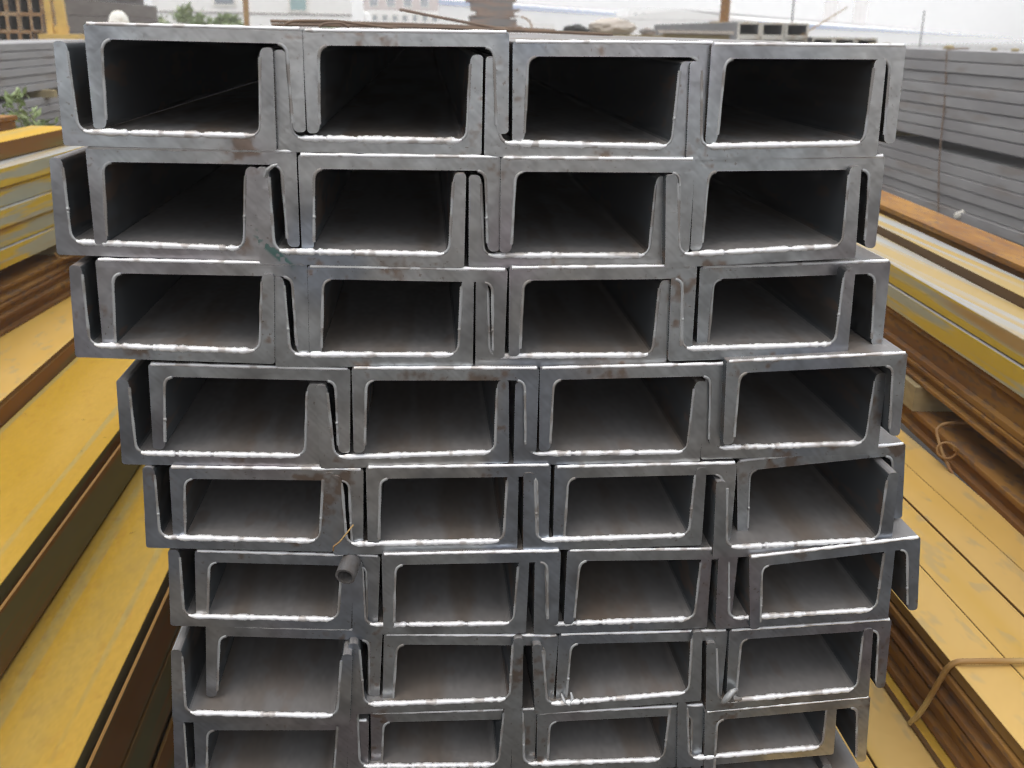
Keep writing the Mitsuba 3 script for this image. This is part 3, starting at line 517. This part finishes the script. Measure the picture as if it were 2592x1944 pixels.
for x0, x1, h in ((2.3, 2.82, 0.833), (2.87, 3.36, 0.856)):
    for yy in (8.2, 10.5): tag(add('timber_bearer', bx(x0 + 0.05, x1, yy, yy + 0.3, 0, h), 'timber'), 'timber crib under the pale box sections', 'timber', 'cribs under the pale box sections')
# yellow crane legs
def leg(x, y, w, h, lab, base=True, lean=0.05):
    k = key_for('crane_leg'); tag(k, lab, 'crane leg', 'yellow crane legs at the upper left'); d = 0.034
    def put(n, m): scene[key_for(k + '__' + n)] = {**ref(m, 25), 'bsdf': {'type': 'ref', 'id': 'crane_yellow'}}
    L = bx(-d / 2, d / 2, -d / 2, d / 2, 0, h); L.apply_transform(trimesh.transformations.rotation_matrix(-lean * 0.3, (0, 1, 0))); L.apply_translation((x, y, 0)); put('upright', L)
    R = bx(-d * 0.8, d * 0.8, -d / 2, d / 2, 0, h); R.apply_transform(trimesh.transformations.rotation_matrix(-lean, (0, 1, 0))); R.apply_translation((x + w, y, 0)); put('upright', R)
    for q in range(int(h / 0.3)):
        z = 0.32 + q * 0.3
        if z + 0.3 > h: break
        b = bx(x + d * 0.3, x + w - d * 0.3, y - d * 0.3, y + d * 0.3, z + 0.54 * 0 - 0.014, z + 0.014); put('rung', b)
        D = tube([(x + 0.02, y + 0.002, z + 0.285), (x + w - 0.03, y + 0.002, z + 0.02)], 0.014, 6); put('brace', D)
    if base: put('foot', bx(x - 0.06, x + w + 0.07, y - 0.1, y + 0.1, 0, 0.885 if y < 9 else 0.3))
leg(-2.268, 7.0, 0.105, 3.2, 'yellow lattice crane leg right of the rusty box sections, with a heavy foot')
leg(-3.21, 12.6, 0.12, 3.4, 'thinner yellow crane leg farther back beside the white bollard')
# pile of long beams, seen on the flank
def hbeam(x0, x1, y, z0, lab):
    p = Polygon([(-.1, 0), (.1, 0), (.1, .014), (.008, .02), (.008, .18), (.1, .186), (.1, .2), (-.1, .2), (-.1, .186), (-.008, .18), (-.008, .02), (-.1, .014)])
    m = trimesh.creation.extrude_polygon(p, x1 - x0); m.apply_transform(trimesh.transformations.rotation_matrix(math.pi / 2, (1, 0, 0))); m.apply_transform(trimesh.transformations.rotation_matrix(math.pi / 2, (0, 0, 1)))
    m.apply_translation((x0, y, z0)); k = add('long_beam', m, 'beam_paint'); tag(k, lab, 'steel beam', 'long beams lying crosswise behind the crane leg')
scene['beam_paint'] = principled(lambda p, n, uv: mix(mix((0.30, 0.30, 0.32), (0.26, 0.23, 0.2), fbm(p.x * 4, p.y * 4, p.z * 8, 3)), (0.32, 0.2, 0.12), smoothstep(0.55, 0.9, dr.abs(n.z)) * 0.9 + dr.select(dr.abs(n.y) > 0.8, 0.0, 0.0)), 0.8)
for q in range(8): hbeam(-4.6, -2.66 - 0.03 * (q % 2), 11.0, 0.0 + 0.202 * q, f'{ORD[7 - q]} long steel beam from the top of the crosswise pile behind the crane leg')
# white bollard
bl = lathe([(0, 0), (0.052, 0), (0.052, 0.90), (0.056, 0.915), (0.053, 0.955), (0.044, 0.99), (0.026, 1.012), (0, 1.018)], 24); bl.apply_translation((-1.604, 6.0, 0))
tag(add('bollard', bl, 'white_paint', smooth=40), 'white round topped bollard behind the top left corner of the stack', 'bollard')
# posts and poles
def pole(name, x, y, r, h, mat, lab, lean=0, n=10):
    m = tube([(x, y, 0), (x + lean * h, y, h)], [r, r * 0.8], n); return tag(add(name, m, mat), lab, 'pole')
pole('rusty_post', -1.583, 10.0, 0.027, 3.0, 'wire_rust', 'thin rusty post behind the left half of the stack', 0.012)
k = pole('rusty_pole', 3.25, 12.0, 0.055, 4.5, 'rusty_steel', 'thick rusty pole left of the pale box sections', 0.02)
add('foot', bx(3.14, 3.37, 11.9, 12.1, 0, 1.09), 'wire_ochre', None, k)
pole('thin_pole', 13.45, 40.0, 0.035, 6, 'black_rubber', 'hair thin dark pole above the pale box sections')
pole('thin_pole', 18.43, 40.0, 0.03, 1.95, 'black_rubber', 'hair thin dark pole above the right grey pile')
m = tube([(2.76, 8.0, 0.95), (3.10, 8.0, 1.163)], [0.006, 0.004], 6); tag(add('thin_rod', m, 'wire_rust'), 'thin rod sticking up aslant from the pale box sections', 'rod')
# pile of rusty plates with a hoop
zz = 0.90
plates = []
tag(add('timber_bearer', bx(0.36, 0.78, 9.0, 9.4, 0, 0.899), 'timber'), 'timber crib under the pile of rusty plates', 'timber')
n = 0
while zz < 1.24:
    th = rnd.choice([0.012, 0.018, 0.03, 0.05]); a, b = rnd.uniform(-0.06, 0.05), rnd.uniform(-0.05, 0.06); s = 0.02 if zz < 0.98 else 0
    m = bx(0.385 - s + a, 0.735 + s + b, 9.0, 9.45, zz, zz + th); m.apply_transform(trimesh.transformations.rotation_matrix(rnd.uniform(-.03, .03), (0, 0, 1), (0.56, 9.2, 0)))
    plates.append(add('rusty_plate', m, 'plate_rust')); zz += th + 0.001; n += 1
for q, k in enumerate(plates[::-1]): tag(k, f'rough rusty plate, {ORD[q]} from the top of the tall pile behind the stack', 'steel plate', 'rusty plates piled behind the stack')
scene['plate_rust'] = principled(lambda p, n, uv: mix((0.27, 0.20, 0.165), (0.20, 0.185, 0.18), smoothstep(0.4, 0.6, fbm(p.x * 5, p.z * 40, p.y * 3, 3))), 0.85)
wire('wire_hoop', [(0.77, 8.95, 1.06), (0.82, 8.95, 1.045), (0.858, 8.95, 1.0), (0.865, 8.95, 0.95), (0.85, 8.95, 0.9)], 0.007, 'wire_rust', 'bent wire hoop at the right of the rusty plates')
# rods lying over the stack
SZ = 0.9495
wire('thin_rod', [(-0.045, 2.02, 0.9835), (0.04, 2.0, 0.969), (0.13, 1.97, 0.9545), (0.16, 1.96, 0.9505)], 0.0026, 'wire_dark', 'rusty rod rising to the left over the top of the stack', 'rod')
wire('thin_rod', [(-0.21, 1.55, 0.9525), (-0.05, 1.6, 0.9535), (0.15, 1.68, 0.951)], 0.0022, 'wire_dark', 'long rusty rod lying across the left half of the stack top', 'rod')
wire('thin_rod', [(-0.30, 2.2, 0.9605), (-0.05, 2.22, 0.9595), (0.10, 2.25, 0.957), (0.27, 2.3, 0.9525)], 0.0032, 'wire_dark', 'grey brown rod lying farther back across the stack top', 'rod')
wire('thin_rod', [(0.02, 1.75, 0.9515), (0.15, 1.78, 0.951), (0.31, 1.82, 0.9475)], 0.0026, 'wire_dark', 'dark rod across the right half of the stack top', 'rod')
wire('loose_wire', [(-0.15, 1.2, 0.951), (-0.135, 1.2, 0.9565), (-0.10, 1.21, 0.957), (-0.07, 1.22, 0.9545), (-0.03, 1.25, 0.9505)], 0.0015, 'wire_dark', 'curled dark wire on the stack top left of the middle')
wire('loose_wire', [(-0.11, 1.17, 0.9505), (-0.102, 1.17, 0.9545), (-0.09, 1.18, 0.955), (-0.08, 1.185, 0.951)], 0.0014, 'wire_dark', 'short hooked wire on the stack top left of the middle')
def lump(name, c, s, mat, lab, catg, seed, rough=0.45, fr=9):
    m = trimesh.creation.icosphere(4, 1.0); v = m.vertices * s; m.vertices = v * (1 - rough / 2 + rough * meshkit.fbm(m.vertices * 2.2 + seed)[:, None]) ; m.apply_translation(c)
    return tag(add(name, m, mat, smooth=60), lab, catg)
tag(add('timber_bearer', bx(0.95, 1.78, 7.85, 8.5, 0, 0.94), 'timber'), 'timber crib that carries the cloth sack and the black rag', 'timber')
lump('cloth_sack', (1.38, 8.1, 0.988), (0.175, 0.14, 0.062), 'sack_cloth', 'pale brown cloth sack lying on a crib behind the stack', 'sack', 4)
lump('black_rag', (1.10, 8.05, 0.966), (0.095, 0.08, 0.040), 'black_rubber', 'crumpled black rag left of the cloth sack', 'rag', 9, 0.9)
lump('cloth_rag', (1.63, 8.05, 0.962), (0.06, 0.05, 0.028), 'plate_rust', 'small grey rag right of the cloth sack', 'rag', 17, 0.8)
tag(add('tan_board', bx(1.30, 1.70, 6.0, 6.12, 0.955, 0.971), 'sack_cloth'), 'tan board lying left of the thick rusty pole', 'board')
tag(add('timber_bearer', bx(1.32, 1.68, 6.02, 6.1, 0, 0.954), 'timber'), 'timber crib behind the tan board', 'timber')
# ---------------------------------------------------------------- buildings far behind
def windows(k, xs, zs, y, w, h, mat='window_glass', fr=True, along=None):
    for z in zs:
        for x in xs:
            q = key_for(k + '__window')
            scene[q] = {**ref(bx(x - w / 2, x + w / 2, y - 0.06, y + 0.02, z, z + h)), 'bsdf': {'type': 'ref', 'id': 'white_paint'}}
            scene[q + '__pane'] = {**ref(bx(x - w / 2 + 0.08, x + w / 2 - 0.08, y - 0.075, y - 0.05, z + 0.08, z + h - 0.08)), 'bsdf': {'type': 'ref', 'id': mat}}
def bld(name, lab, mesh, mat, catg='building', part='wall'):
    k = key_for(name); tag(k, lab, catg); scene[k + '__' + part] = {**ref(mesh, 20), 'bsdf': {'type': 'ref', 'id': mat}}; return k
k = bld('white_building', 'low white building with a teal window behind the bushes', bx(-9.5, -2.6, 40, 48, 0, 3.4), 'white_wall')
windows(k, [-4.45], [1.45], 40, 0.7, 1.5, 'teal_glass'); windows(k, [-7.0], [1.6], 40, 0.8, 1.0)
scene[k + '__roof'] = {**ref(bx(-9.7, -2.4, 39.8, 48.2, 3.4, 3.6)), 'bsdf': {'type': 'ref', 'id': 'beam_paint'}}
scene[k + '__plinth'] = {**ref(bx(-9.52, -2.58, 39.97, 40.2, 1.36, 1.42)), 'bsdf': {'type': 'ref', 'id': 'beam_paint'}}
k = bld('boundary_wall', 'whitewashed boundary wall in front of the low white building', bx(-12, 3.5, 30, 30.25, 0, 1.16), 'white_wall', 'wall')
k = bld('apartment_block', 'pink apartment block with white windows far behind the left half of the stack', bx(-6.2, 1.1, 90, 102, 0, 15), 'pink_wall')
windows(k, [-5.4 + 1.35 * i for i in range(5)], [2.6 + 2.9 * j for j in range(4)], 90, 0.75, 1.25)
scene[k + '__roof'] = {**ref(bx(-6.4, 1.3, 89.8, 102.2, 15, 15.4)), 'bsdf': {'type': 'ref', 'id': 'white_wall'}}
gp = Polygon([(-4.9, 0), (-3.1, 0), (-3.1, 1.72), (-3.9, 2.15), (-4.9, 2.2)])
k = bld('white_shed', 'small white shed in front of the pink apartment block', extr(gp, 5), 'white_wall'); scene[k + '__wall']['to_world'] = T().translate([0, 60, 0])
k = bld('low_building', 'low white building with a row of windows in front of the pink apartment block', bx(-3.6, 0.9, 70, 76, 0, 2.05), 'white_wall')
windows(k, [-3.1 + 0.62 * i for i in range(7)], [1.35], 70, 0.42, 0.5)
def quadwall(p0, p1, z0, z1, d=0.3):
    p0, p1 = np.array(p0, float), np.array(p1, float); u = (p1 - p0) / np.linalg.norm(p1 - p0); nrm = np.array([-u[1], u[0]]) * d
    V = [(*p0, z0), (*p1, z0), (*(p1 + nrm), z0), (*(p0 + nrm), z0), (*p0, z1), (*p1, z1), (*(p1 + nrm), z1), (*(p0 + nrm), z1)]
    m = trimesh.convex.convex_hull(np.array(V)); return m
def factory(p0, p1, h, lab, d=18, stripe=0.45):
    k = bld('factory_hall', lab, quadwall(p0, p1, 0, h, d), 'white_wall')
    p0, p1 = np.array(p0, float), np.array(p1, float); u = (p1 - p0) / np.linalg.norm(p1 - p0); o = np.array([u[1], -u[0]]) * 0.12
    scene[k + '__blue_eave'] = {**ref(quadwall(p0 + o, p1 + o, h - stripe, h + 0.05, 0.1)), 'bsdf': {'type': 'ref', 'id': 'blue_trim'}}
    c0, c1 = p0 + np.array([-u[1], u[0]]) * d, p1 + np.array([-u[1], u[0]]) * d; md0, md1 = (p0 + c0) / 2, (p1 + c1) / 2
    V = np.array([(*p0, h + 0.05), (*p1, h + 0.05), (*c0, h + 0.05), (*c1, h + 0.05), (*md0, h + 0.9), (*md1, h + 0.9)])
    scene[k + '__roof'] = {**ref(trimesh.convex.convex_hull(V)), 'bsdf': {'type': 'ref', 'id': 'white_wall'}}; return k
factory((-6.0, 96), (32.5, 171), 3.75, 'long white factory hall with a blue eave receding behind the rusty plates')
factory((28.0, 92), (250, 455), 2.1, 'long low white hall with a blue eave behind the right grey pile', 14, 0.35)
k = bld('office_building', 'pale building with rows of small windows between the two blue eaved halls', bx(27.6, 42.6, 150, 160, 0, 4.2), 'white_wall')
windows(k, [28.6 + 1.15 * i for i in range(12)], [1.7, 2.95], 150, 0.6, 0.7)
for q, (x0, x1) in enumerate(((109.6, 113.4), (117.9, 122.0))):
    tw = lathe([(0, 0), (1.95, 0), (1.85, 8), (1.75, 16), (1.75, 17), (1.9, 17), (1.9, 17.6), (0, 17.6)], 28); tw.apply_translation(((x0 + x1) / 2, 300, 0))
    tag(add('brick_chimney', tw, 'pale_brick', smooth=40), ['left', 'right'][q] + ' one of the two pale chimneys above the pale box sections', 'chimney', 'pale chimneys on the horizon')
